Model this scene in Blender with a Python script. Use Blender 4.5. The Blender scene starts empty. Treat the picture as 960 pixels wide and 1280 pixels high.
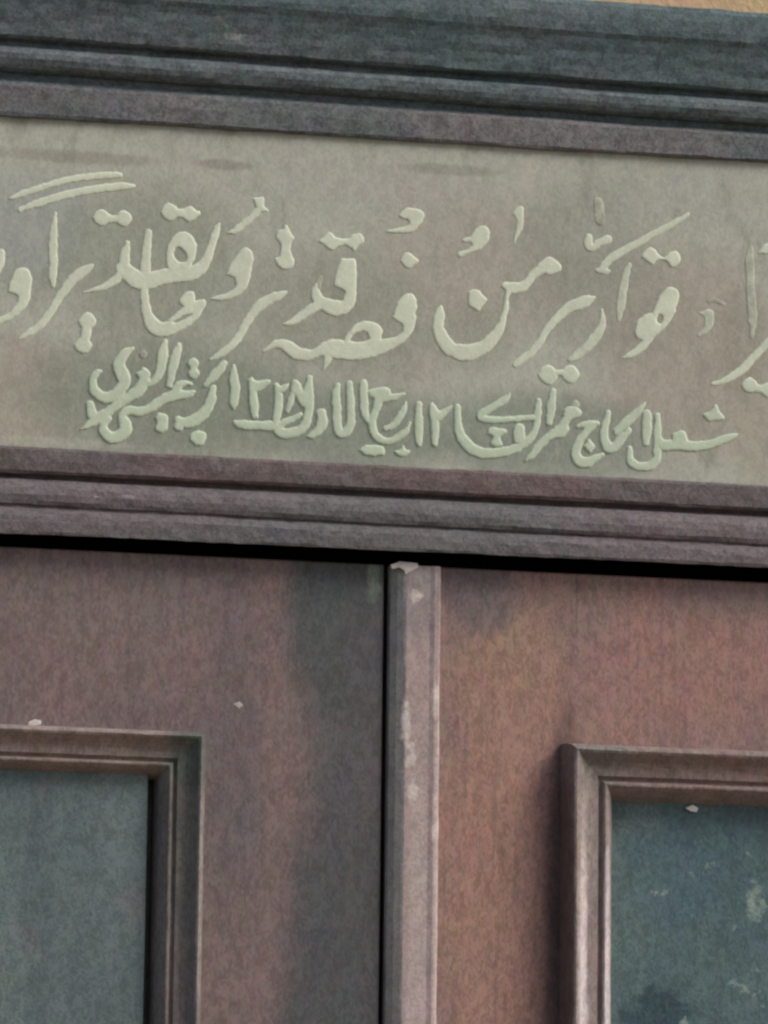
import bpy, math, random
import numpy as np
from mathutils import Vector, noise

# ------------------------------------------------------------------ camera, light, exposure
SC = bpy.context.scene
S = 0.0005                      # metres per measuring unit on the face of the frieze
YAW, PITCH, ROLL, F = 0.200847, 0.182710, 0.012384, 6624.5
TARGET = Vector((0.0, 0.0, 1.75))
_f = Vector((math.sin(YAW) * math.cos(PITCH), math.cos(YAW) * math.cos(PITCH), math.sin(PITCH)))
_r0 = Vector((math.cos(YAW), -math.sin(YAW), 0))
_u0 = _r0.cross(_f)
_r = _r0 * math.cos(ROLL) + _u0 * math.sin(ROLL)
_u = _u0 * math.cos(ROLL) - _r0 * math.sin(ROLL)
CAM = TARGET - _f * (F * S)
cd = bpy.data.cameras.new('camera'); cam = bpy.data.objects.new('camera', cd)
SC.collection.objects.link(cam)
from mathutils import Matrix
cam.matrix_world = Matrix(((_r.x, _u.x, -_f.x, CAM.x), (_r.y, _u.y, -_f.y, CAM.y), (_r.z, _u.z, -_f.z, CAM.z), (0, 0, 0, 1)))
cd.sensor_fit = 'VERTICAL'; cd.sensor_height = 36; cd.lens = 36 * F / 1280
cd.clip_start = 0.05; cd.clip_end = 200
SC.camera = cam

SUN_EL, SUN_AZ = math.radians(42), math.radians(57)     # azimuth measured from the view axis towards the right
w = bpy.data.worlds.new('World'); SC.world = w; w.use_nodes = True
wn = w.node_tree.nodes; sky = wn.new('ShaderNodeTexSky'); sky.sky_type = 'NISHITA'; sky.sun_disc = False
sky.sun_elevation = SUN_EL; sky.dust_density = 2.5; sky.air_density = 1.0; sky.ozone_density = 0.6
to_sun = Vector((math.sin(SUN_AZ) * math.cos(SUN_EL), -math.cos(SUN_AZ) * math.cos(SUN_EL), math.sin(SUN_EL)))
sky.sun_rotation = math.atan2(to_sun.x, to_sun.y)
w.node_tree.links.new(sky.outputs[0], wn['Background'].inputs[0]); wn['Background'].inputs[1].default_value = 0.075
ld = bpy.data.lights.new('sun', 'SUN'); sun = bpy.data.objects.new('sun', ld); SC.collection.objects.link(sun)
ld.energy = 1.9; ld.angle = math.radians(28); ld.color = (1.0, 0.97, 0.93)
sun.rotation_euler = to_sun.to_track_quat('Z', 'Y').to_euler()
SC.view_settings.view_transform = 'Standard'; SC.view_settings.look = 'None'
SC.view_settings.exposure = 0.52; SC.view_settings.gamma = 1.0
SC.cycles.use_denoising = True
SC.cycles.filter_width = 2.6

# ------------------------------------------------------------------ helpers
def ray(u, v, out):
    """point on the plane 'out' units in front of the frieze face, seen at measuring position (u, v)"""
    d = _f * F + _r * (u - 480) - _u * (v - 640)
    t = (-out * S - CAM.y) / d.y
    return CAM + d * t

def link(name, verts, faces, mat, parent=None, smooth=False, attr=None):
    me = bpy.data.meshes.new(name); me.from_pydata([tuple(v) for v in verts], [], faces); me.update()
    if smooth:
        me.polygons.foreach_set('use_smooth', [True] * len(me.polygons))
    if attr:
        for k, vals in attr.items():
            a = me.attributes.new(k, 'FLOAT', 'POINT'); a.data.foreach_set('value', vals)
    me.materials.append(mat)
    o = bpy.data.objects.new(name, me); SC.collection.objects.link(o)
    if parent: o.parent = parent
    return o

def n1(x, seed, sc):
    return noise.noise(Vector((x * sc, seed * 7.13, seed * 1.7)))

# ------------------------------------------------------------------ materials
def col(r, g, b):
    f = lambda c: (c / 255 / 12.92) if c / 255 <= 0.04045 else ((c / 255 + 0.055) / 1.055) ** 2.4
    return (f(r), f(g), f(b), 1)

class Mat:
    def __init__(s, name):
        s.m = bpy.data.materials.new(name); s.m.use_nodes = True
        s.t = s.m.node_tree; s.b = s.t.nodes['Principled BSDF']
        s.co = s.t.nodes.new('ShaderNodeTexCoord').outputs['Object']
    def n(s, typ, **kw):
        nd = s.t.nodes.new(typ)
        for k, v in kw.items(): setattr(nd, k, v)
        return nd
    def l(s, a, b): s.t.links.new(a, b)
    def map(s, scale=(1, 1, 1), loc=(0, 0, 0)):
        m = s.n('ShaderNodeMapping'); m.inputs['Scale'].default_value = scale; m.inputs['Location'].default_value = loc
        s.l(s.co, m.inputs[0]); return m.outputs[0]
    def noise(s, sc, det=3, rough=0.55, stretch=(1, 1, 1), loc=(0, 0, 0), dist=0.0):
        t = s.n('ShaderNodeTexNoise'); t.inputs['Scale'].default_value = sc; t.inputs['Detail'].default_value = det
        t.inputs['Roughness'].default_value = rough; t.inputs['Distortion'].default_value = dist
        s.l(s.map(stretch, loc), t.inputs['Vector']); return t
    def ramp(s, inp, a, b):
        r = s.n('ShaderNodeMapRange', interpolation_type='SMOOTHSTEP'); s.l(inp, r.inputs['Value'])
        r.inputs['From Min'].default_value = a; r.inputs['From Max'].default_value = b; return r.outputs[0]
    def mul(s, a, b, op='MULTIPLY'):
        m = s.n('ShaderNodeMath', operation=op)
        for i, x in enumerate((a, b)):
            if isinstance(x, (int, float)): m.inputs[i].default_value = x
            else: s.l(x, m.inputs[i])
        return m.outputs[0]
    def mix(s, fac, a, b, blend='MIX'):
        m = s.n('ShaderNodeMix', data_type='RGBA', blend_type=blend)
        for i, x in ((0, fac), (6, a), (7, b)):
            if isinstance(x, (int, float)): m.inputs[i].default_value = x
            elif isinstance(x, tuple): m.inputs[i].default_value = x
            else: s.l(x, m.inputs[i])
        return m.outputs[2]
    def axis(s, k):
        sp = s.n('ShaderNodeSeparateXYZ'); s.l(s.co, sp.inputs[0]); return sp.outputs[k]
    def soft_box(s, cx, cz, hx, hz, wob=0.012, sc=30):
        """patch of wear, stain or painted light with a ragged noise outline, centred at (cx, cz)"""
        t = s.noise(sc, 5, .68)
        dx = s.mul(s.mul(s.mul(s.axis(0), -cx, 'ADD'), 1 / hx), 2, 'POWER')
        dz = s.mul(s.mul(s.mul(s.axis(2), -cz, 'ADD'), 1 / hz), 2, 'POWER')
        d = s.mul(s.mul(dx, dz, 'ADD'), s.mul(s.mul(t.outputs[0], -.5, 'ADD'), wob * 100, 'MULTIPLY'), 'ADD')
        return s.ramp(d, 1.4, 0.2)

def finish(m, c, fine=0.22, chroma=0.10, bump=0.15, rough=0.62, grain=(1, 1, 1), spec=0.3, cs=330):
    # mottled grime: value and hue both wander at the scale of a few millimetres
    f1 = m.noise(cs, 2, .55, grain, (0, 0, 0), 1.6); f2 = m.noise(cs * .42, 3, .6, grain, (3, 1, 2), .8)
    v = m.mul(m.mul(f1.outputs[0], .6), m.mul(f2.outputs[0], .4), 'ADD')
    v = m.ramp(v, .37, .63)
    lo, hi = 1 - fine, 1 + fine
    k = m.n('ShaderNodeMapRange'); m.l(v, k.inputs['Value']); k.inputs['To Min'].default_value = lo; k.inputs['To Max'].default_value = hi
    c = m.mix(1.0, c, k.outputs[0], 'MULTIPLY')
    if chroma:
        h = m.noise(cs * .55, 2, .5, grain, (7, 3, 5), 1.0); h2 = m.noise(38, 3, .55, (1, 1, .6), (2, 9, 4))
        c = m.mix(chroma, c, m.mix(1.0, c, m.mix(.5, h.outputs[1], h2.outputs[1]), 'MULTIPLY'), 'MIX') if False else \
            m.mix(chroma, c, m.mix(.38, h.outputs[1], h2.outputs[1]), 'OVERLAY')
    m.l(c, m.b.inputs['Base Color'])
    bp = m.n('ShaderNodeBump'); bp.inputs['Strength'].default_value = bump; bp.inputs['Distance'].default_value = .001
    m.l(v, bp.inputs['Height']); m.l(bp.outputs[0], m.b.inputs['Normal'])
    m.b.inputs['Roughness'].default_value = rough; m.b.inputs['Specular IOR Level'].default_value = spec
    return m.m

K = 1.12     # photograph value -> base colour, under this light
def P(r, g, b):
    c = col(r, g, b); return tuple(min(.85, x * K) for x in c[:3]) + (1,)

# cornice: dark blue-green grey paint, dusty
m = Mat('cornice_paint')
c = m.mix(m.ramp(m.noise(9, 3, .6, (.35, 1, 1)).outputs[0], .38, .62), P(77, 93, 95), P(90, 98, 100))
c = m.mix(m.ramp(m.noise(60, 4, .7, (.4, 1, 1.3)).outputs[0], .62, .72), c, P(122, 124, 120))
brown = m.ramp(m.axis(2), ray(480, 128, 6).z, ray(480, 138, 10).z)
c = m.mix(m.mul(brown, .85), c, m.mix(m.ramp(m.noise(9, 2, .5, (.5, 1, 1), (3, 3, 1)).outputs[0], .40, .60), P(84, 88, 88), P(104, 98, 97)))
M_CORN = finish(m, c, .34, .26, .14, .6, (.95, 1, 1))

# lower moulding: grey-mauve paint, redder on its upper fillet
m = Mat('moulding_paint')
c = m.mix(m.ramp(m.noise(10, 3, .6, (.4, 1, 1)).outputs[0], .38, .62), P(90, 87, 88), P(100, 90, 91))
red = m.ramp(m.axis(2), ray(480, 622, 6).z, ray(480, 612, 10).z)
c = m.mix(m.mul(red, .8), c, m.mix(m.ramp(m.noise(14, 2, .5, (.5, 1, 1), (4, 0, 1)).outputs[0], .4, .6), P(90, 83, 81), P(98, 82, 80)))
c = m.mix(m.ramp(m.noise(90, 4, .7, (.3, 1, 1)).outputs[0], .66, .74), c, P(136, 128, 128))
M_MOUL = finish(m, c, .28, .22, .14, .6, (.95, 1, 1))

# frieze ground: faded olive-grey paint with pinkish rubbed areas
m = Mat('frieze_paint')
c = m.mix(m.ramp(m.noise(13, 3, .55, (1, 1, .7), (1, 2, 8)).outputs[0], .38, .62), P(165, 166, 152), P(166, 164, 151))
def fst(u, v, hu, hv, colr, k, wob=.008, sc=30):
    global c
    p = ray(u, v, 0); c = m.mix(m.mul(m.soft_box(p.x, p.z, hu * S, hv * S, wob, sc), k), c, colr)
fst(5, 500, 95, 90, P(152, 138, 123), 0.50); fst(590, 330, 150, 110, P(150, 140, 127), 0.43); fst(860, 440, 130, 150, P(152, 139, 125), 0.54)
fst(490, 450, 90, 40, P(146, 138, 126), 0.36); fst(950, 560, 40, 60, P(150, 142, 122), 0.43)
fst(40, 300, 80, 70, P(140, 146, 140), .6); fst(430, 225, 220, 45, P(163, 160, 150), .7); fst(30, 260, 110, 60, P(152, 155, 147), .6); fst(850, 250, 130, 45, P(156, 155, 146), .5); fst(730, 300, 90, 90, P(136, 138, 128), .5)
fst(210, 500, 190, 85, P(118, 126, 110), .75); fst(440, 535, 150, 60, P(116, 125, 110), .7); fst(680, 545, 170, 60, P(118, 127, 113), .7)
fst(190, 330, 130, 110, P(134, 139, 122), .65); fst(410, 390, 130, 90, P(136, 139, 123), .6); fst(590, 420, 60, 50, P(138, 139, 124), .5); fst(760, 380, 110, 80, P(140, 139, 124), .5); fst(930, 430, 40, 80, P(136, 134, 118), .5)
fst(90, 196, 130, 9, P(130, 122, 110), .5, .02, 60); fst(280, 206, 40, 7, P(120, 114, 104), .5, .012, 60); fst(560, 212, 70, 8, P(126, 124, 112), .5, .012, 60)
fst(60, 552, 120, 6, P(164, 162, 148), .7, .010, 60); fst(620, 594, 220, 4, P(164, 166, 152), .6, .010, 60)
c = m.mix(m.mul(m.ramp(m.noise(42, 4, .65, (1, 1, .4), (5, 2, 1)).outputs[0], .52, .70), .55), c, P(128, 130, 116))
c = m.mix(m.mul(m.ramp(m.noise(150, 4, .7, (1.3, 1, .4)).outputs[0], .58, .70), .5), c, P(168, 164, 148))
M_FRZ = finish(m, c, .10, .09, .07, .66, (1, 1, .7), cs=300)

# raised lettering: pale green-white paint, worn through on some strokes
m = Mat('lettering_paint')
c = m.mix(m.ramp(m.noise(30, 3).outputs[0], .35, .65), P(198, 203, 180), P(192, 197, 176))
low_ = m.ramp(m.axis(2), ray(480, 440, 0).z, ray(480, 480, 0).z)
c = m.mix(m.mul(low_, .8), c, P(176, 188, 164))
a = m.n('ShaderNodeAttribute', attribute_name='worn')
wn_ = m.mul(a.outputs['Fac'], m.mul(m.noise(120, 4, .7).outputs[0], 1.3), 'MULTIPLY')
c = m.mix(m.ramp(wn_, .05, .62), c, P(146, 146, 131))
M_LET = finish(m, c, .05, .04, .08, .6, cs=260)

def door_mat(name, base, alt, extra):
    m = Mat(name)
    c = m.mix(m.ramp(m.noise(9, 4, .6, (1, 1, .4)).outputs[0], .36, .64), base, alt)
    for f in extra: c = f(m, c)
    c = m.mix(m.ramp(m.noise(110, 4, .7, (1, 1, .35)).outputs[0], .68, .76), c, P(140, 124, 118))
    c = m.mix(m.mul(m.ramp(m.noise(120, 5, .7, (1.6, 1, .06), (1, 4, 2)).outputs[0], .50, .68), .30), c, P(86, 76, 74))
    return finish(m, c, .22, .26, .08, .58, (1, 1, .55))

def xz(u, v, out=-4):
    p = ray(u, v, out); return p.x, p.z
def stain_or_shade(u, v, hu, hv, colr, k, wob=.012, sc=30):
    def f(m, c):
        x, z = xz(u, v)
        return m.mix(m.mul(m.soft_box(x, z, hu * S, hv * S, wob, sc), k), c, colr)
    return f
def painted_light(u, v, hu, hv, colr, k):  # light and shade painted onto the moulding faces
    def f(m, c):
        x, z = xz(u, v, 24)
        return m.mix(m.mul(m.soft_box(x, z, hu * S, hv * S, .012, 60), k), c, colr)
    return f
M_DL = door_mat('left_door_paint', P(108, 94, 93), P(120, 100, 97), [
    stain_or_shade(428, 770, 78, 190, P(70, 75, 75), .92), stain_or_shade(425, 1230, 80, 330, P(68, 73, 75), .88), stain_or_shade(455, 1120, 28, 90, P(62, 66, 56), .6),
    stain_or_shade(455, 980, 45, 300, P(80, 78, 80), .7), stain_or_shade(290, 940, 40, 260, P(92, 86, 88), .4), stain_or_shade(467, 728, 9, 30, P(118, 124, 112), .75, .03, 120), stain_or_shade(120, 740, 160, 60, P(112, 102, 100), .5)])
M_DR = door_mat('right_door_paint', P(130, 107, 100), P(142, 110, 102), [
    stain_or_shade(640, 855, 75, 115, P(148, 119, 99), .65), stain_or_shade(635, 980, 60, 120, P(146, 112, 100), .6), stain_or_shade(630, 1180, 70, 260, P(152, 114, 102), .7),
    stain_or_shade(870, 840, 150, 75, P(145, 108, 100), .6), stain_or_shade(610, 1080, 62, 270, P(152, 118, 104), .6), stain_or_shade(600, 740, 60, 60, P(104, 94, 96), .8),
    stain_or_shade(705, 1150, 27, 280, P(80, 63, 58), .92, .008), stain_or_shade(721, 745, 1.6, 50, P(84, 72, 70), .5, .01), stain_or_shade(930, 735, 120, 40, P(120, 104, 102), .6)])  # tall dark patch paints the moulding's shadow onto the stile
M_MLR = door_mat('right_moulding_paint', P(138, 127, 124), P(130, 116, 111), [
    stain_or_shade(880, 965, 150, 34, P(124, 105, 98), .75), painted_light(708, 1230, 9, 330, P(88, 74, 68), .85), stain_or_shade(740, 955, 40, 40, P(112, 108, 102), .6),  # tall dark band paints shade on the left-facing outer slope
    painted_light(726, 1380, 9, 360, P(190, 178, 178), .9), painted_light(760, 1400, 8, 350, P(192, 182, 182), .9)])  # pale bands paint the light caught by the right-facing faces
M_MLL = door_mat('left_moulding_paint', P(114, 107, 103), P(122, 109, 104), [
    stain_or_shade(70, 938, 140, 45, P(140, 122, 116), .8), stain_or_shade(238, 945, 34, 45, P(74, 84, 78), .8, .02, 60), stain_or_shade(230, 1040, 34, 130, P(98, 100, 92), .6),  # first patch paints the down-facing top member lighter against its shade
    painted_light(248, 1130, 5, 150, P(150, 140, 138), .5), painted_light(202, 1130, 6, 220, P(128, 122, 120), .5)])  # pale outer edge and bead: painted light along with worn paint

m = Mat('left_panel_paint')
c = m.mix(m.ramp(m.noise(14, 4, .6, (1, 1, .3)).outputs[0], .36, .64), P(88, 101, 101), P(100, 111, 109))
c = m.mix(m.mul(m.soft_box(*xz(48, 1130, -12), 20 * S, 200 * S, .02, 60), .5), c, P(74, 86, 88))
c = m.mix(m.ramp(m.noise(22, 3, .6, (1, 1, .6), (3, 3, 3)).outputs[0], .6, .75), c, P(106, 108, 108))
M_PL = finish(m, c, .22, .20, .15, .5, (1, 1, .8))
m = Mat('right_panel_paint')
c = m.mix(m.ramp(m.noise(14, 4, .6, (1, 1, .5), (2, 2, 2)).outputs[0], .36, .64), P(72, 92, 96), P(84, 102, 100))
c = m.mix(m.mul(m.soft_box(*xz(850, 1075, -12), 70 * S, 90 * S, .03, 50), .55), c, P(70, 93, 103))
c = m.mix(m.mul(m.soft_box(*xz(800, 1025, -12), 30 * S, 25 * S, .05, 120), .5), c, P(100, 116, 114))
c = m.mix(m.mul(m.soft_box(*xz(820, 1275, -12), 42 * S, 40 * S, .04, 120), .85), c, P(44, 62, 68))
c = m.mix(m.ramp(m.noise(75, 3, .6).outputs[0], .66, .73), c, P(116, 128, 124))
c = m.mix(m.mul(m.soft_box(*xz(944, 1128, -12), 12 * S, 24 * S, .05, 200), .7), c, P(134, 150, 136))
M_PR = finish(m, c, .24, .22, .15, .45, (1, 1, .7))

m = Mat('cover_strip_paint')
c = m.mix(m.ramp(m.noise(12, 4, .6, (1, 1, .4)).outputs[0], .38, .62), P(157, 138, 134), P(170, 151, 148))
c = m.mix(m.ramp(m.noise(60, 4, .65, (1, 1, .3)).outputs[0], .50, .64), c, P(178, 166, 160))
x_, z_ = xz(547, 1130, 10); c = m.mix(m.mul(m.soft_box(x_, z_, 6 * S, 330 * S, .012, 60), .85), c, P(190, 174, 168))  # light painted along the strip's right edge
x_, z_ = xz(522, 1200, 10); c = m.mix(m.mul(m.soft_box(x_, z_, 15 * S, 260 * S, .014, 50), .7), c, P(172, 156, 151))
x_, z_ = xz(520, 740, 10); c = m.mix(m.mul(m.soft_box(x_, z_, 40 * S, 70 * S, .014, 50), .6), c, P(122, 116, 114))
c = m.mix(m.mul(m.ramp(m.axis(0), ray(507, 1000, 10).x, ray(503, 1000, 10).x), .8), c, P(110, 112, 110))  # shade of the left bevel painted into the colour
for u_, v_, hu_, hv_ in ((546, 874, 8, 24), (507, 905, 7, 30), (546, 1040, 8, 11), (516, 992, 9, 12), (520, 745, 8, 10), (514, 945, 7, 18)):
    x_, z_ = xz(u_, v_, 10); c = m.mix(m.mul(m.soft_box(x_, z_, hu_ * S, hv_ * S, .05, 150), .85), c, P(194, 182, 174))
M_STRIP = finish(m, c, .16, .16, .1, .55, (1, 1, .8))

m = Mat('bare_chip'); M_CHIP = finish(m, P(196, 184, 178), .1, .05, .1, .7)
m = Mat('white_chip'); M_CHIP3 = finish(m, (.85, .85, .82, 1), .03, .02, .1, .6)
m = Mat('worn_chip'); M_CHIP2 = finish(m, P(166, 154, 148), .15, .05, .1, .7)
m = Mat('dark_timber'); M_DARK = finish(m, (.12, .125, .115, 1), .2, 0, .1, .8)
m = Mat('bare_backing'); M_BACK = finish(m, (.30, .29, .27, 1), .2, 0, .1, .8)
m = Mat('tan_plaster')
c = m.mix(m.ramp(m.noise(8, 4).outputs[0], .35, .65), P(188, 168, 122), P(194, 160, 132)); M_WALL = finish(m, c, .08, .05, .3, .9, cs=120)
m = Mat('packed_earth')
c = m.mix(m.noise(3, 5).outputs[0], P(120, 110, 98), P(140, 128, 112)); M_GRD = finish(m, c, .15, .05, .3, .95, cs=60)

# ------------------------------------------------------------------ the setting
link('ground', [(-8, -8, 0), (8, -8, 0), (8, 8, 0), (-8, 8, 0)], [(0, 1, 2, 3)], M_GRD)['kind'] = 'structure'
wy = 0.43
wall = link('wall', [(-2, wy, 0), (2, wy, 0), (2, wy, 3), (-2, wy, 3), (-2, wy + .25, 0), (2, wy + .25, 0), (2, wy + .25, 3), (-2, wy + .25, 3)],
            [(0, 1, 2, 3), (5, 4, 7, 6), (3, 2, 6, 7), (1, 5, 6, 2), (4, 0, 3, 7), (4, 5, 1, 0)], M_WALL)
wall['label'] = 'tan plaster wall showing above the top edge of the cabinet'; wall['category'] = 'wall'

# ------------------------------------------------------------------ the cabinet
HW = 0.60                       # half width
cab = bpy.data.objects.new('wooden_cabinet', None); SC.collection.objects.link(cab)
cab['label'] = 'old painted wooden cabinet with two panelled doors under a carved Arabic inscription'; cab['category'] = 'cabinet'

LV = [(-18, -53, 16), (86, 50, 122), (127, 93, 162), (172, 143, 202), (584, 557, 607), (619, 594, 643), (656, 630, 682), (687, 665, 708), (703, 683, 728)]
def line(v, out):
    """a nearly level edge passing at height v in mid frame: (height at x=0, slope)"""
    vs = [a[0] for a in LV]
    vl = np.interp(v, vs, [a[1] - a[0] for a in LV]) + v; vr = np.interp(v, vs, [a[2] - a[0] for a in LV]) + v
    a, b = ray(0, vl, out), ray(960, vr, out)
    k = (b.z - a.z) / (b.x - a.x); return a.z - k * a.x, k

def sweep(name, prof, mat, parent, back, jit=.5, seed=1, step=.004):
    """moulding run along x; prof = (out, v) from one side round to the other; 'back' closes it behind the face"""
    xs = np.arange(-HW - .03, HW + .0301, step); lines = [(o,) + line(v, o) for o, v in prof]
    first, last = lines[0], lines[-1]
    lines = [(back,) + first[1:]] + lines + [(back,) + last[1:]]
    V, Fc = [], []; n = len(lines)
    for x in xs:
        for j, (o, a, k) in enumerate(lines):
            q = 0 if j in (0, n - 1) else 1
            jo = q * jit * (n1(x, seed + j * .31, 24) + .8 * n1(x, seed + j * .17, 90)); jz = q * jit * (n1(x, seed + 50 + j * .31, 20) + .8 * n1(x, seed + 50 + j * .2, 110))
            if name == 'cornice' and j >= n - 4: jz += (3.2 * n1(x, 5, 55) + 2.2 * n1(x, 9, 16)) * (1 if j > n - 4 else .5)
            V.append((x, -(o + jo) * S, a + k * x + jz * S))
    for i in range(len(xs) - 1):
        for j in range(n):
            j2 = (j + 1) % n
            Fc.append((i * n + j, i * n + j2, (i + 1) * n + j2, (i + 1) * n + j))
    Fc.append(tuple(range(n))[::-1]); Fc.append(tuple((len(xs) - 1) * n + j for j in range(n)))
    return link(name, V, Fc, mat, parent)

corn = [(6, 172.5), (8, 169), (8.5, 152), (8, 138), (5, 134.5), (-1, 133), (-5, 129), (-5, 124), (3, 121.5), (10, 118), (14, 113), (16.5, 106), (17.5, 99),
        (16, 95), (11, 93), (3, 91.5), (2, 86.5), (7, 83), (14, 81.5), (18.5, 78), (20.5, 70), (21.5, 64), (23.5, 56), (26, 46), (29, 36),
        (32, 28), (36, 21), (38, 12), (39, 0), (39, -12), (37, -16.5), (33, -18)]
cornice = sweep('cornice', corn, M_CORN, cab, -40, 1.5, 3)
low = [(8, 584), (11, 587), (11.5, 600), (11, 611), (8, 615), (0, 617), (-2, 619.5), (1, 622), (9, 623.5), (15, 627), (19, 633), (20.5, 641), (20, 649), (18, 654),
       (15, 656), (15, 658), (20, 660), (25, 662.5), (27, 667), (27.5, 674), (27.5, 684), (26.5, 688), (14, 676)]
lowm = sweep('frieze_moulding', low, M_MOUL, cab, -40, 1.1, 11)

def box(V, Fc, x0, x1, y0, y1, z0, z1, bev=.0012):
    """box with chamfered front edges"""
    b = len(V); yb = y0 + bev
    V += [(x0 + bev, y0, z0 + bev), (x1 - bev, y0, z0 + bev), (x1 - bev, y0, z1 - bev), (x0 + bev, y0, z1 - bev),
          (x0, yb, z0), (x1, yb, z0), (x1, yb, z1), (x0, yb, z1), (x0, y1, z0), (x1, y1, z0), (x1, y1, z1), (x0, y1, z1)]
    q = lambda *a: Fc.append(tuple(b + i for i in a))
    q(0, 1, 2, 3); q(4, 5, 1, 0); q(5, 6, 2, 1); q(6, 7, 3, 2); q(7, 4, 0, 3)
    q(8, 9, 5, 4); q(9, 10, 6, 5); q(10, 11, 7, 6); q(11, 8, 4, 7); q(9, 8, 11, 10)

# frieze board (front face on y = 0) and carcass behind it
zt, kt = line(150, 0); zb, kb = line(600, 0)
V = []
for y in (0, .022):
    for x, zz in ((-HW, zb - kb * HW), (HW, zb + kb * HW), (HW, zt + kt * HW), (-HW, zt - kt * HW)):
        V.append((x, y, zz))
frz = link('frieze_board', V, [(0, 1, 2, 3), (5, 4, 7, 6), (3, 2, 6, 7), (1, 5, 6, 2), (4, 0, 3, 7), (4, 5, 1, 0)], M_FRZ, cab)
ZTOP = line(0, 0)[0] - .02
V, Fc = [], []
box(V, Fc, -HW, -HW + .022, .03, .40, 0, ZTOP); box(V, Fc, HW - .022, HW, .03, .40, 0, ZTOP)
box(V, Fc, -HW + .022, HW - .022, .38, .40, .03, ZTOP); box(V, Fc, -HW + .022, HW - .022, .03, .38, ZTOP - .022, ZTOP)
box(V, Fc, -HW + .022, HW - .022, .03, .38, .05, .072)
link('carcass', V, Fc, M_DARK, cab)

# ---- doors
DO = -4; DY = -DO * S
door_top = (line(703, DO)[0])
Z0 = .10
def door(mat, panel_mat, side, x_in, base_u, base_v, wv, wh, seed, sunk):
    """side -1 = left leaf, +1 = right leaf; x_in = meeting edge; moulding outer line at base_u / base_v"""
    xb = ray(base_u, 1105, DO).x; zt_ = ray(125 if side < 0 else 839, base_v, DO).z
    xo = side * (HW - .004); xf = side * (HW - .004) - side * .10          # hinge-side moulding line
    wv, wh = wv * S, wh * S
    zb_ = Z0 + .16
    ov = .012                                                                # the frame runs under the moulding
    def fr(xa, xb_, za, zb2, xi0, xi1, zi0, zi1, y0, y1, bev=.001):
        V = [(xa + bev, y0, za + bev), (xb_ - bev, y0, za + bev), (xb_ - bev, y0, zb2 - bev), (xa + bev, y0, zb2 - bev),
             (xi0, y0, zi0), (xi1, y0, zi0), (xi1, y0, zi1), (xi0, y0, zi1),
             (xa, y0 + bev, za), (xb_, y0 + bev, za), (xb_, y0 + bev, zb2), (xa, y0 + bev, zb2),
             (xa, y1, za), (xb_, y1, za), (xb_, y1, zb2), (xa, y1, zb2),
             (xi0, y1, zi0), (xi1, y1, zi0), (xi1, y1, zi1), (xi0, y1, zi1)]
        Fc = []
        for i in range(4):
            j = (i + 1) % 4
            Fc += [(i, j, 4 + j, 4 + i), (8 + i, 8 + j, j, i), (12 + i, 12 + j, 8 + j, 8 + i), (16 + i, 16 + j, 12 + j, 12 + i), (4 + i, 4 + j, 16 + j, 16 + i)]
        return V, Fc
    xa, xc = sorted((x_in, xo)); xi0, xi1 = sorted((xb + side * ov, xf - side * ov))
    V, Fc = fr(xa, xc, Z0, door_top, xi0, xi1, zb_ + ov, zt_ - ov, DY, DY + .024)
    D = link('door', V, Fc, mat, cab)
    # raised panel moulding, mitred round the opening
    prof = [(0, -1), (0, 3), (1, 14), (2.5, 28), (5, 38), (8, 42), (11, 43), (14, 41.5), (18, 37), (24, 31), (29, 28), (33, 27), (41, 26), (43, 22), (45, 20.5), (47, 22), (48.5, 26), (51, 27.5), (53, 27), (57, 22), (60, 16),
            (63, 9), (65, 2), (68, -9), (68, -20), (0, -20)]
    x0, x1 = sorted((xb, xf)); V, Fc = [], []; n = len(prof)
    N = 160
    def ring(t, i):
        # four straight members; t in 0..4 walks round the frame
        k = int(t) % 4; s = t - int(t); out = []
        for j, (p, h) in enumerate(prof):
            f = p / 68.0
            cs = [(x0 + f * wv, zt_ - f * wh), (x1 - f * wv, zt_ - f * wh), (x1 - f * wv, zb_ + f * wh), (x0 + f * wv, zb_ + f * wh)]
            A, B = cs[k], cs[(k + 1) % 4]
            x = A[0] + (B[0] - A[0]) * s; z = A[1] + (B[1] - A[1]) * s
            jj = 0 if j >= n - 2 else .55
            L = (x if k % 2 == 0 else z)
            jh = jj * (n1(L, seed + k * 9 + j * .23, 26) + .9 * n1(L, seed + 3 + k * 9 + j * .2, 120))
            jp = 0 if s in (0,) else jj * .8 * n1(L, seed + 20 + k * 9 + j * .27, 70) * S
            if k % 2 == 0: z += jp
            else: x += jp
            out.append((x, DY - (h + jh) * S, z))
        return out
    for i in range(4 * N): V += ring(i / N, i)
    for i in range(4 * N):
        i2 = (i + 1) % (4 * N)
        for j in range(n):
            j2 = (j + 1) % n
            Fc.append((i * n + j, i2 * n + j, i2 * n + j2, i * n + j2))
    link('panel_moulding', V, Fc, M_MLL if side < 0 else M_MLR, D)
    V, Fc = [], []
    pe = x1 - wv * .88 if side > 0 else ray(181.5, 1105, DO).x            # the left panel has shrunk away from its moulding
    box(V, Fc, x0 + wv * .88, pe, DY + sunk * S, DY + sunk * S + .008, zb_ + wh * .88, zt_ - wh * .88, .0006)
    link('panel', V, Fc, panel_mat, D)
    V, Fc = [], []
    box(V, Fc, xi0 - .02, xi1 + .02, DY + .0242, DY + .029, zb_ - .02, zt_ + .02)
    link('panel_backing', V, Fc, M_BACK, D)
    return D
xl = ray(477, 990, DO).x
dl = door(M_DL, M_PL, -1, xl, 251, 912, 59, 58, 21, -6)
xr = ray(484.5, 990, DO).x
dr = door(M_DR, M_PR, 1, xr, 700, 936, 68, 68, 40, 8)

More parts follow.
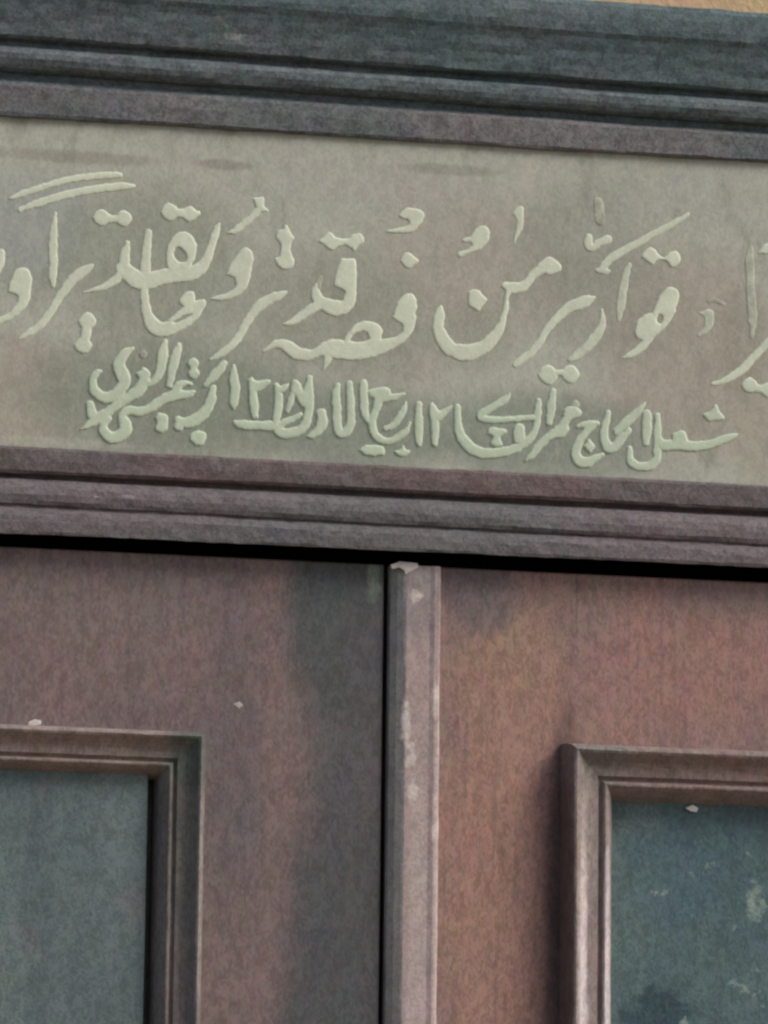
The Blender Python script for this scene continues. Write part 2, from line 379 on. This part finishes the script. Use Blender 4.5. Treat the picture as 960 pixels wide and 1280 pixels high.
# cover strip on the right leaf's meeting edge
sp = [(0, -6), (0, 4), (1.5, 7), (9, 11.5), (17, 14), (20, 14.6), (36, 14.8), (50, 15), (56, 16.5), (62, 16), (64, 12), (64, 4), (64, -6)]
xs0 = ray(482.5, 990, DO).x
V, Fc = [], []; n = len(sp); zs = np.arange(Z0, door_top + .0001, .004)
for z in zs:
    for j, (p, h) in enumerate(sp):
        q = .6 if 0 < j < n - 1 else 0
        V.append((xs0 + (p + q * (n1(z, 70 + j * .2, 22) + n1(z, 74 + j * .3, 95))) * S, DY - (h + q * n1(z, 78 + j * .25, 50)) * S, z))
for i in range(len(zs) - 1):
    for j in range(n):
        j2 = (j + 1) % n; Fc.append((i * n + j, (i + 1) * n + j, (i + 1) * n + j2, i * n + j2))
Fc.append(tuple(range(n))); Fc.append(tuple((len(zs) - 1) * n + j for j in range(n))[::-1])
link('cover_strip', V, Fc, M_STRIP, dr)

# flakes where the paint has come away
def chip(pts, out, parent, seed, mat=None):
    P_ = [ray(u, v, out) for u, v in pts]; c = sum(P_, Vector()) / len(P_)
    V = [tuple(p) for p in P_] + [tuple(c + (p - c) * .7 + Vector((0, -.0002, 0))) for p in P_]; k = len(P_)
    Fc = [(i, (i + 1) % k, k + (i + 1) % k, k + i) for i in range(k)] + [tuple(range(k, 2 * k))]
    link('paint_chip', V, Fc, mat or M_CHIP, parent)
chip([(488, 706), (500, 702), (522, 704), (523, 709), (512, 715), (507, 718), (505, 713), (497, 708), (490, 711)], 11.3, dr, 1)
chip([(36, 902), (44, 899), (52, 901), (51, 906), (40, 908), (35, 906)], DO + .2, dl, 5)
chip([(291, 880), (299, 877), (304, 882), (298, 886)], DO + .2, dl, 6, M_CHIP2)
chip([(857, 1010), (866, 1006), (873, 1010), (871, 1015), (863, 1014)], -7, dr, 7, M_CHIP3)
chip([(804, 656), (812, 654), (819, 659), (812, 663), (805, 661)], 18, lowm, 8)

# ------------------------------------------------------------------ raised lettering
R = {1: (0, 200, 4.8), 2: (150, 230, 4.8), 3: (320, 240, 960 / 220), 4: (520, 240, 4.8), 5: (660, 230, 960 / 220), 6: (800, 260, 853 / 160),
     11: (90, 410, 4.8), 12: (260, 440, 4.8), 13: (420, 450, 960 / 180), 14: (560, 450, 4.8), 15: (710, 480, 960 / 230)}
WORDS = {}
def cr(pts, n=7):
    p = np.array(pts, float); p = np.vstack([2 * p[0] - p[1], p, 2 * p[-1] - p[-2]]); out = []
    for i in range(1, len(p) - 2):
        for t in np.arange(n) / n:
            a, b, c, d = p[i - 1], p[i], p[i + 1], p[i + 2]
            out.append(.5 * ((2 * b) + (c - a) * t + (2 * a - 5 * b + 4 * c - d) * t * t + (3 * b - a - 3 * c + d) * t ** 3))
    out.append(p[-2]); return np.array(out)
def st(word, reg, pts, worn=0, grow=0):
    ox, oy, k = R[reg]; a = np.array(pts, float) / k; a[:, 0] += ox; a[:, 1] += oy; a[:, 2] += grow
    a = cr(a); a[:, 2] = np.maximum(a[:, 2], .8); WORDS.setdefault(word, []).append(('s', a, worn))
def pg(word, reg, pts, worn=0, kind='p'):
    ox, oy, k = R[reg]; a = np.array([p + (0,) for p in pts], float) / k; a[:, 0] += ox; a[:, 1] += oy
    c = cr(np.vstack([a, a[:1]]), 4)[:-1]; WORDS.setdefault(word, []).append((kind, c, worn))
def dot(word, reg, *pts, worn=0):
    for x, y, w_ in pts:
        h = w_ / 2; pg(word, reg, [(x - h, y - h * .05), (x - h * .5, y - h * .72), (x + h * .1, y - h * .95), (x + h * .7, y - h * .55), (x + h, y + h * .05), (x + h * .55, y + h * .75), (x, y + h * .95), (x - h * .65, y + h * .6)], worn)
def cut(word, reg, pts): pg(word, reg, pts, 0, 'c')

# --- upper line, left to right across the board
st('a', 1, [(10, 555, 34), (-2, 630, 44), (-25, 690, 20)])
st('b', 1, [(65, 230, 18), (140, 200, 34), (260, 160, 36), (400, 120, 36), (560, 98, 36), (680, 90, 34), (722, 90, 24)])
st('b', 1, [(120, 298, 24), (210, 265, 38), (340, 225, 44), (480, 190, 44), (620, 168, 42), (740, 158, 42), (800, 155, 24)])
st('c', 1, [(335, 320, 14), (322, 400, 40), (318, 500, 50), (320, 600, 50), (318, 700, 42), (318, 750, 24)], .25)
pg('d', 1, [(52, 790), (62, 730), (95, 662), (135, 645), (172, 658), (188, 710), (182, 770), (162, 840), (125, 850), (112, 820), (85, 802)])
st('d', 1, [(155, 760, 60), (145, 830, 62), (115, 885, 50), (60, 935, 40), (-10, 965, 32)])
st('e', 1, [(552, 632, 14), (510, 660, 50), (440, 712, 58), (390, 775, 50), (340, 850, 46), (290, 930, 44), (240, 990, 42), (180, 1035, 38), (115, 1070, 14)], .15)
dot('f', 1, (608, 345, 104), (740, 350, 100)); st('f', 1, [(610, 345, 50), (675, 352, 40), (740, 350, 50)])
dot('g', 1, (523, 965, 106), (498, 1110, 104)); st('g', 1, [(523, 965, 50), (515, 1040, 56), (498, 1110, 50)])
st('h', 1, [(505, 792, 8), (570, 778, 25), (640, 752, 40), (700, 712, 46), (735, 660, 60)])
st('h', 1, [(765, 500, 26), (752, 560, 50), (745, 640, 70)], .1)
st('h', 2, [(20, 510, 90), (80, 560, 100), (150, 582, 105), (250, 560, 90), (320, 545, 88), (400, 538, 88), (460, 520, 80), (510, 475, 56), (540, 400, 46), (565, 320, 44), (582, 270, 32), (598, 238, 10)])
st('h', 2, [(170, 290, 34), (160, 380, 50), (155, 460, 56), (150, 550, 60)], .2)
pg('h', 2, [(283, 490), (280, 420), (298, 350), (335, 303), (380, 288), (425, 303), (452, 342), (459, 400), (445, 450), (425, 490), (400, 530), (300, 530)])
cut('h', 2, [(322, 420), (330, 385), (352, 374), (378, 388), (400, 425), (398, 460), (372, 470), (340, 462)])
dot('i', 2, (297, 167, 108), (415, 178, 96)); st('i', 2, [(297, 167, 50), (350, 172, 46), (415, 178, 60), (470, 175, 26)])
st('h', 2, [(145, 600, 46), (150, 700, 50), (168, 790, 64), (200, 848, 86), (245, 872, 86), (310, 860, 84), (380, 828, 76), (440, 785, 62), (478, 740, 52), (502, 705, 18)])
st('h', 2, [(300, 822, 24), (350, 792, 34), (400, 758, 56), (445, 722, 40), (500, 705, 22)])
pg('h', 2, [(352, 705), (375, 670), (405, 648), (440, 648), (448, 690), (440, 725), (395, 745), (372, 725)])
cut('h', 2, [(318, 828), (350, 806), (395, 784), (440, 776), (420, 795), (375, 818), (335, 832)])
pg('j', 2, [(638, 542), (660, 490), (700, 430), (735, 390), (775, 388), (800, 430), (795, 480), (775, 560), (740, 612), (700, 600), (690, 565), (662, 547)])
st('j', 2, [(745, 550, 80), (730, 610, 60), (690, 655, 46), (640, 675, 36), (590, 685, 24), (545, 688, 8)])
pg('k', 2, [(795, 85), (830, 78), (860, 80), (866, 130), (888, 158), (850, 168), (825, 160), (815, 125)])
st('k', 2, [(838, 150, 40), (790, 200, 36), (735, 243, 38), (690, 282, 32), (650, 292, 10)])
st('l', 2, [(545, 1052, 14), (610, 1015, 36), (680, 960, 40), (730, 885, 44), (772, 810, 50), (825, 740, 58), (885, 697, 56), (955, 668, 46), (998, 648, 10)])
pg('m', 3, [(112, 235), (120, 208), (148, 205), (165, 183), (182, 215), (208, 248), (192, 275), (190, 340), (206, 372), (192, 412), (150, 420), (122, 400), (102, 362), (130, 348), (134, 285), (115, 255)])
pg('n', 3, [(345, 268), (375, 240), (402, 218), (435, 245), (480, 258), (512, 250), (535, 230), (575, 232), (592, 265), (560, 290), (535, 318), (508, 298), (480, 285), (445, 296), (412, 314), (378, 290)])
pg('o', 3, [(423, 508), (440, 440), (465, 368), (500, 362), (538, 366), (547, 400), (545, 470), (540, 540), (515, 590), (480, 590), (486, 540), (455, 522)])
st('o', 3, [(522, 520, 50), (512, 585, 60), (480, 625, 70), (430, 632, 84), (380, 612, 72), (340, 590, 60), (325, 545, 44), (330, 505, 16)])
st('o', 3, [(340, 520, 24), (350, 470, 26)], .7)
st('o', 3, [(350, 610, 60), (300, 640, 50), (240, 682, 42), (190, 712, 24), (152, 718, 8)])
pg('p', 3, [(775, 130), (800, 108), (830, 88), (880, 94), (915, 110), (908, 150), (882, 190), (850, 215), (790, 222), (712, 214), (750, 204), (800, 192), (834, 178), (828, 150), (800, 142)])
pg('q', 3, [(788, 375), (806, 348), (828, 328), (856, 350), (888, 372), (862, 395), (832, 415), (808, 398)])
pg('r', 3, [(745, 682), (770, 610), (810, 562), (850, 558), (875, 590), (870, 660), (850, 720), (832, 770), (802, 760), (800, 722), (775, 705)])
st('r', 3, [(850, 680, 46), (832, 750, 46), (785, 805, 42), (700, 838, 68), (620, 862, 80), (540, 870, 86), (460, 860, 100), (400, 855, 90), (345, 872, 46), (285, 888, 56), (225, 880, 68), (180, 845, 64), (130, 826, 44), (85, 840, 28), (42, 868, 6)])
pg('r', 3, [(470, 840), (490, 790), (525, 742), (570, 710), (620, 706), (665, 724), (687, 755), (682, 790), (660, 840)])
cut('r', 3, [(508, 815), (528, 778), (575, 757), (606, 768), (620, 800), (575, 820)])
st('r', 3, [(395, 890, 44), (385, 930, 28), (370, 962, 6)])
pg('s', 4, [(275, 285), (330, 262), (370, 215), (420, 207), (442, 260), (420, 310), (380, 342), (330, 362), (270, 387), (250, 375), (262, 357), (310, 345), (336, 320), (325, 300), (292, 300)], .08)
pg('t', 4, [(580, 132), (615, 90), (646, 92), (646, 160), (635, 220), (612, 260), (595, 302), (588, 290), (604, 205), (605, 168)], .3)
pg('u', 4, [(718, 478), (740, 428), (790, 392), (830, 405), (872, 440), (850, 482), (800, 492), (760, 480)], .08)
st('u', 4, [(780, 450, 60), (712, 488, 46), (680, 532, 40), (640, 568, 58), (590, 575, 62), (548, 565, 50), (530, 560, 34)], .08)
st('u', 4, [(150, 690, 20), (140, 740, 58), (135, 820, 66), (165, 890, 80), (220, 945, 85), (310, 965, 95), (390, 940, 80), (450, 890, 70), (490, 840, 55), (520, 770, 36), (540, 690, 26), (548, 620, 26), (560, 585, 40)])
pg('v', 4, [(320, 600), (345, 586), (376, 588), (402, 618), (426, 646), (400, 680), (375, 712), (345, 694), (318, 668)], .05)
st('w', 5, [(358, 617, 14), (310, 640, 62), (240, 668, 56), (190, 702, 46), (130, 762, 38), (100, 800, 34), (60, 870, 38), (15, 922, 38), (-30, 955, 40), (-68, 985, 30)], .12)
st('x', 5, [(385, 95, 44), (390, 150, 52), (395, 200, 44)], .7)
st('x', 5, [(330, 288, 34), (332, 330, 46), (352, 348, 34), (392, 318, 40), (436, 300, 42)], .2)
st('y', 5, [(876, 165, 14), (820, 200, 28), (700, 265, 34), (600, 320, 36), (520, 365, 36), (450, 405, 40), (420, 440, 40), (395, 465, 24)], .25)
pg('y', 5, [(368, 472), (400, 452), (448, 470), (432, 488), (388, 486)], .35)
st('z', 5, [(555, 440, 18), (532, 500, 36), (516, 590, 46), (506, 660, 46), (496, 742, 14)], .4)
pg('aa', 5, [(622, 395), (645, 362), (668, 345), (695, 365), (720, 393), (745, 402), (775, 372), (812, 368), (832, 405), (815, 440), (785, 450), (758, 420), (732, 410), (705, 418), (678, 438), (650, 418)])
pg('ab', 5, [(682, 700), (715, 620), (758, 570), (800, 568), (825, 610), (805, 680), (780, 742), (735, 795), (690, 800)])
pg('ab', 5, [(583, 800), (600, 750), (640, 714), (680, 705), (710, 745), (725, 795), (692, 830), (652, 866), (620, 850), (590, 832)])
cut('ab', 5, [(702, 735), (712, 712), (732, 715), (737, 740), (725, 762), (708, 755)])
st('ab', 5, [(655, 840, 46), (622, 890, 36), (570, 925, 34), (522, 946, 12)])
st('ac', 5, [(405, 688, 14), (405, 760, 36), (380, 820, 50), (330, 880, 48), (280, 925, 40), (232, 957, 22)], .3)
dot('ad', 5, (110, 1040, 108), (230, 1036, 102)); st('ad', 5, [(110, 1035, 40), (170, 1028, 32), (230, 1035, 40)])
pg('ae', 6, [(385, 690), (425, 692), (452, 672), (490, 690), (484, 770), (460, 812), (400, 856), (388, 845), (428, 792), (430, 730)], .45)
st('ae', 6, [(455, 620, 20), (500, 615, 26), (565, 640, 18)], .8)
st('af', 6, [(740, 265, 30), (730, 350, 56), (735, 450, 56), (738, 550, 54), (745, 650, 60), (752, 740, 56), (747, 860, 16)], .62)
pg('ag', 6, [(793, 297), (830, 248), (900, 235), (930, 270), (900, 300), (830, 300)])
st('ah', 6, [(980, 760, 40), (900, 845, 40), (820, 930, 44), (740, 1012, 46), (680, 1075, 52), (600, 1130, 44), (540, 1160, 36), (488, 1170, 20)], .15)
dot('ai', 6, (730, 1180, 108), (855, 1212, 104)); st('ai', 6, [(730, 1180, 60), (790, 1203, 50), (855, 1210, 60)])
# --- lower line
W2 = .3
st('ba', 11, [(362, 122, 14), (320, 150, 46), (282, 210, 68), (300, 275, 80), (318, 315, 66), (290, 370, 66), (240, 412, 66), (180, 412, 64), (132, 370, 52), (125, 310, 42), (150, 268, 28), (175, 255, 10)], 0, W2)
st('ba', 11, [(558, 82, 28), (545, 150, 58), (535, 230, 56), (512, 290, 48), (475, 330, 36), (440, 338, 30)], .15, W2)
pg('ba', 11, [(383, 270), (405, 255), (432, 235), (465, 265), (465, 310), (492, 322), (455, 348), (430, 355), (412, 330), (402, 300)])
st('ba', 11, [(432, 270, 56), (425, 330, 62), (395, 378, 72), (330, 420, 56), (270, 460, 50), (220, 500, 54), (150, 547, 64), (100, 582, 38), (55, 606, 10)])
st('ba', 11, [(110, 458, 46), (118, 510, 56), (140, 545, 60)])
dot('bb', 11, (425, 155, 50), worn=.7)
st('bc', 11, [(642, 105, 32), (618, 180, 54), (598, 260, 50), (582, 345, 34)], .05, W2)
dot('bd', 11, (727, 212, 66), (728, 270, 70)); st('bd', 11, [(727, 212, 40), (728, 270, 40)])
st('ba', 11, [(738, 382, 12), (695, 398, 44), (620, 402, 64), (540, 435, 58), (470, 480, 54), (400, 502, 52), (345, 492, 46), (305, 525, 46), (318, 575, 70), (322, 610, 70), (280, 650, 70), (225, 655, 66), (190, 612, 56), (190, 575, 44), (222, 545, 30)])
st('ba', 11, [(622, 385, 56), (640, 350, 50), (680, 330, 28), (712, 335, 16)])
pg('be', 11, [(498, 535), (515, 515), (545, 512), (572, 530), (572, 600), (555, 622), (530, 628), (498, 605), (508, 570)])
st('bf', 11, [(915, 212, 34), (882, 252, 50), (840, 300, 46), (800, 342, 24)], .05, W2)
st('bf', 11, [(848, 358, 34), (832, 430, 54), (800, 500, 60), (740, 550, 68), (680, 568, 58), (638, 552, 46)], 0, W2)
pg('bf', 11, [(605, 600), (630, 545), (680, 540), (670, 595), (645, 618)])
pg('bg', 11, [(712, 642), (740, 618), (768, 615), (802, 635), (790, 695), (750, 700), (710, 672)], .12)
st('bh', 12, [(155, 85, 12), (155, 150, 52), (162, 220, 54), (155, 290, 52), (157, 340, 12)], .12)
pg('bi', 12, [(242, 165), (262, 150), (290, 172), (375, 168), (345, 205), (300, 235), (255, 250), (246, 215)])
st('bi', 12, [(266, 190, 40), (270, 260, 44), (276, 320, 50), (282, 378, 40)])
pg('bj', 12, [(392, 195), (412, 185), (440, 205), (485, 188), (470, 220), (445, 245), (405, 250)])
st('bj', 12, [(415, 215, 40), (425, 275, 46), (418, 345, 48), (405, 420, 40)])
pg('bj', 12, [(498, 260), (505, 180), (530, 165), (552, 192), (568, 232), (592, 182), (622, 170), (630, 330), (570, 330), (540, 290), (520, 255)])
st('bj', 12, [(508, 250, 34), (495, 300, 36), (478, 352, 28)], .25)
st('bj', 12, [(608, 155, 34), (605, 260, 44), (602, 360, 52), (580, 438, 54), (530, 480, 58), (460, 488, 60), (420, 462, 58), (450, 430, 44), (510, 400, 34), (556, 372, 24)])
st('bj', 12, [(162, 424, 28), (220, 436, 54), (300, 442, 54), (380, 444, 56), (430, 450, 50)])
st('bk', 12, [(680, 368, 58), (686, 420, 60), (662, 470, 50), (625, 498, 38), (598, 506, 14)])
st('bl', 12, [(778, 198, 26), (768, 260, 50), (772, 350, 52), (775, 440, 52), (790, 488, 48), (830, 478, 54), (856, 420, 50), (855, 320, 46), (850, 190, 36)], .05)
st('bm', 13, [(185, 155, 46), (185, 250, 56), (190, 340, 56), (212, 398, 36), (245, 415, 30)], .05)
pg('bm', 13, [(208, 205), (250, 192), (292, 184), (355, 190), (360, 238), (305, 292), (260, 300), (225, 250)])
st('bm', 13, [(325, 255, 52), (400, 243, 40), (458, 224, 10)])
st('bm', 13, [(290, 260, 60), (265, 330, 50), (242, 400, 50), (252, 478, 52), (300, 530, 52), (360, 540, 44), (420, 510, 44), (468, 470, 38), (492, 418, 16)])
cut('bm', 13, [(224, 268), (238, 247), (254, 262), (248, 288), (234, 294)])
st('bm', 13, [(462, 285, 14), (445, 345, 42), (410, 400, 44), (372, 440, 44), (332, 456, 30)], .05)
pg('bn', 13, [(153, 602), (180, 580), (205, 568), (300, 570), (323, 590), (323, 622), (300, 636), (200, 634), (175, 615)])
pg('bo', 13, [(385, 605), (430, 597), (450, 568), (465, 598), (492, 606), (468, 637), (412, 636)])
st('bp', 13, [(552, 300, 44), (550, 400, 52), (552, 500, 56), (555, 565, 26)])
pg('bq', 13, [(622, 300), (640, 286), (662, 305), (690, 338), (730, 325), (772, 305), (735, 358), (690, 402), (630, 385)])
st('bq', 13, [(645, 330, 40), (655, 400, 54), (660, 480, 54), (658, 555, 38)])
st('br', 14, [(58, 280, 36), (60, 380, 46), (80, 460, 60), (130, 520, 66), (190, 555, 62), (260, 560, 56), (350, 548, 54), (430, 518, 50), (500, 460, 45), (530, 390, 40), (540, 300, 42), (545, 245, 26)], .1)
st('br', 14, [(372, 202, 12), (340, 240, 40), (270, 282, 42), (208, 320, 48), (200, 345, 46), (250, 358, 40), (350, 358, 34), (450, 350, 34), (522, 345, 32)])
pg('bs', 14, [(235, 440), (255, 408), (320, 410), (352, 425), (330, 450), (315, 470), (325, 510), (280, 520), (258, 500), (270, 460)])
pg('bt', 14, [(393, 400), (420, 384), (456, 395), (460, 490), (420, 508), (395, 480)])
st('bu', 14, [(632, 188, 34), (620, 280, 50), (608, 375, 38)], .2)
pg('bv', 14, [(688, 330), (705, 290), (760, 278), (802, 312), (775, 345), (715, 350)])
dot('bv', 14, (765, 266, 50), worn=.5)
st('bv', 14, [(740, 325, 46), (702, 370, 48), (675, 420, 66), (620, 450, 50), (560, 500, 46), (512, 560, 40), (470, 602, 16)])
pg('bv', 14, [(640, 400), (690, 395), (725, 408), (715, 440), (682, 466), (635, 450)])
st('bw', 14, [(780, 398, 22), (830, 385, 40), (895, 380, 30)]); st('bw', 14, [(880, 385, 36), (830, 430, 40), (790, 485, 48), (768, 550, 52), (782, 600, 62), (830, 615, 60), (880, 592, 44), (928, 568, 20)])
pg('bx', 14, [(815, 518), (832, 492), (850, 474), (880, 516), (868, 538), (852, 556)])
st('by', 15, [(210, 150, 28), (192, 230, 42), (190, 285, 48), (212, 330, 54), (250, 322, 48), (288, 275, 40), (318, 240, 24)], .1)
st('by', 15, [(400, 100, 14), (355, 155, 38), (295, 208, 46), (255, 248, 36)], .15)
st('bz', 15, [(412, 155, 40), (412, 220, 50), (408, 308, 34)], .12)
st('ca', 15, [(468, 160, 24), (465, 260, 40), (466, 340, 42), (462, 388, 42), (430, 425, 46), (375, 430, 44), (328, 402, 42), (322, 335, 26)], .12)
st('ca', 15, [(470, 290, 40), (500, 318, 56), (580, 316, 56), (660, 325, 50), (740, 315, 45), (810, 290, 42), (858, 272, 28), (884, 262, 8)])
pg('ca', 15, [(545, 312), (542, 270), (560, 252), (590, 245), (615, 260), (622, 312)])
pg('cb', 15, [(708, 160), (750, 138), (770, 104), (790, 138), (815, 180), (762, 190), (735, 196)], .2)

def sd_stroke(X, Y, a):
    d = np.full(X.shape, 1e9)
    for i in range(len(a) - 1):
        (x0, y0, w0), (x1, y1, w1) = a[i], a[i + 1]
        dx, dy = x1 - x0, y1 - y0; L = dx * dx + dy * dy + 1e-9
        t = np.clip(((X - x0) * dx + (Y - y0) * dy) / L, 0, 1)
        d = np.minimum(d, np.hypot(X - x0 - t * dx, Y - y0 - t * dy) - .5 * (w0 + t * (w1 - w0)))
    return d
def sd_poly(X, Y, c):
    d = np.full(X.shape, 1e9); ins = np.zeros(X.shape, bool); n = len(c)
    for i in range(n):
        x0, y0 = c[i][:2]; x1, y1 = c[(i + 1) % n][:2]
        dx, dy = x1 - x0, y1 - y0; L = dx * dx + dy * dy + 1e-9
        t = np.clip(((X - x0) * dx + (Y - y0) * dy) / L, 0, 1)
        d = np.minimum(d, np.hypot(X - x0 - t * dx, Y - y0 - t * dy))
        cond = (y0 > Y) != (y1 > Y)
        ins ^= cond & (X < (x1 - x0) * (Y - y0) / (y1 - y0 + 1e-12) + x0)
    return np.where(ins, -d, d)

def vnoise(X, Y, cell, seed):
    rg = np.random.RandomState(seed); g = rg.rand(128, 128) * 2 - 1
    fx, fy = X / cell, Y / cell; ix, iy = np.floor(fx).astype(int), np.floor(fy).astype(int)
    tx, ty = fx - ix, fy - iy; tx = tx * tx * (3 - 2 * tx); ty = ty * ty * (3 - 2 * ty)
    G = lambda a, b: g[a % 128, b % 128]
    return (G(ix, iy) * (1 - tx) + G(ix + 1, iy) * tx) * (1 - ty) + (G(ix, iy + 1) * (1 - tx) + G(ix + 1, iy + 1) * tx) * ty

HGT, STEP = 1.2, .7
LOWER = {k for k in WORDS if k[0] in 'bc' and len(k) == 2}          # the small line stands a little prouder
for key, prims in WORDS.items():
    lo = np.min([p[1][:, :2].min(0) - (p[1][:, 2].max() / 2 + 4) for p in prims if p[0] != 'c'], 0)
    hi = np.max([p[1][:, :2].max(0) + (p[1][:, 2].max() / 2 + 4) for p in prims if p[0] != 'c'], 0)
    gx = np.arange(lo[0], hi[0], STEP); gy = np.arange(lo[1], hi[1], STEP); X, Y = np.meshgrid(gx, gy)
    D = np.full(X.shape, 1e9); Wn = np.zeros(X.shape)
    for kind, a, worn in prims:
        if kind == 'c': continue
        d = sd_stroke(X, Y, a) if kind == 's' else sd_poly(X, Y, a)
        Wn = np.where(d < D, worn, Wn); D = np.minimum(D, d)
    for kind, a, worn in prims:
        if kind == 'c': D = np.maximum(D, -sd_poly(X, Y, a))
    D = D - .75 + .7 * vnoise(X, Y, 6, 5) + .4 * vnoise(X, Y, 2.6, 9)
    H = (HGT if key not in LOWER else 1.7) * (1 - .75 * Wn)
    ins = np.maximum(-D, 0)
    h = np.where(D < 0, H * (1 - np.exp(-ins / 1.1)) + .004 * ins, -D * 2.6) * 1.0
    h = np.where(D < 0, h, -2.6 * D) + np.where(D < 0, .1 * vnoise(X, Y, 9, 2), 0)
    keep = D < 1.6
    idx = -np.ones(X.shape, int); kc = keep[:-1, :-1] & keep[1:, :-1] & keep[:-1, 1:] & keep[1:, 1:]
    use = np.zeros(X.shape, bool); use[:-1, :-1] |= kc; use[1:, :-1] |= kc; use[:-1, 1:] |= kc; use[1:, 1:] |= kc
    idx[use] = np.arange(use.sum()); us, vs, hs = X[use], Y[use], h[use]
    V = []
    for u_, v_, h_ in zip(us, vs, hs):
        p = ray(u_, v_, 1.5); V.append((p.x, -h_ * S, p.z))
    ii, jj = np.nonzero(kc)
    Fc = [(int(idx[i + 1, j]), int(idx[i + 1, j + 1]), int(idx[i, j + 1]), int(idx[i, j])) for i, j in zip(ii, jj)]
    link('carved_letter', V, Fc, M_LET, frz, True, {'worn': Wn[use].astype(np.float32)})
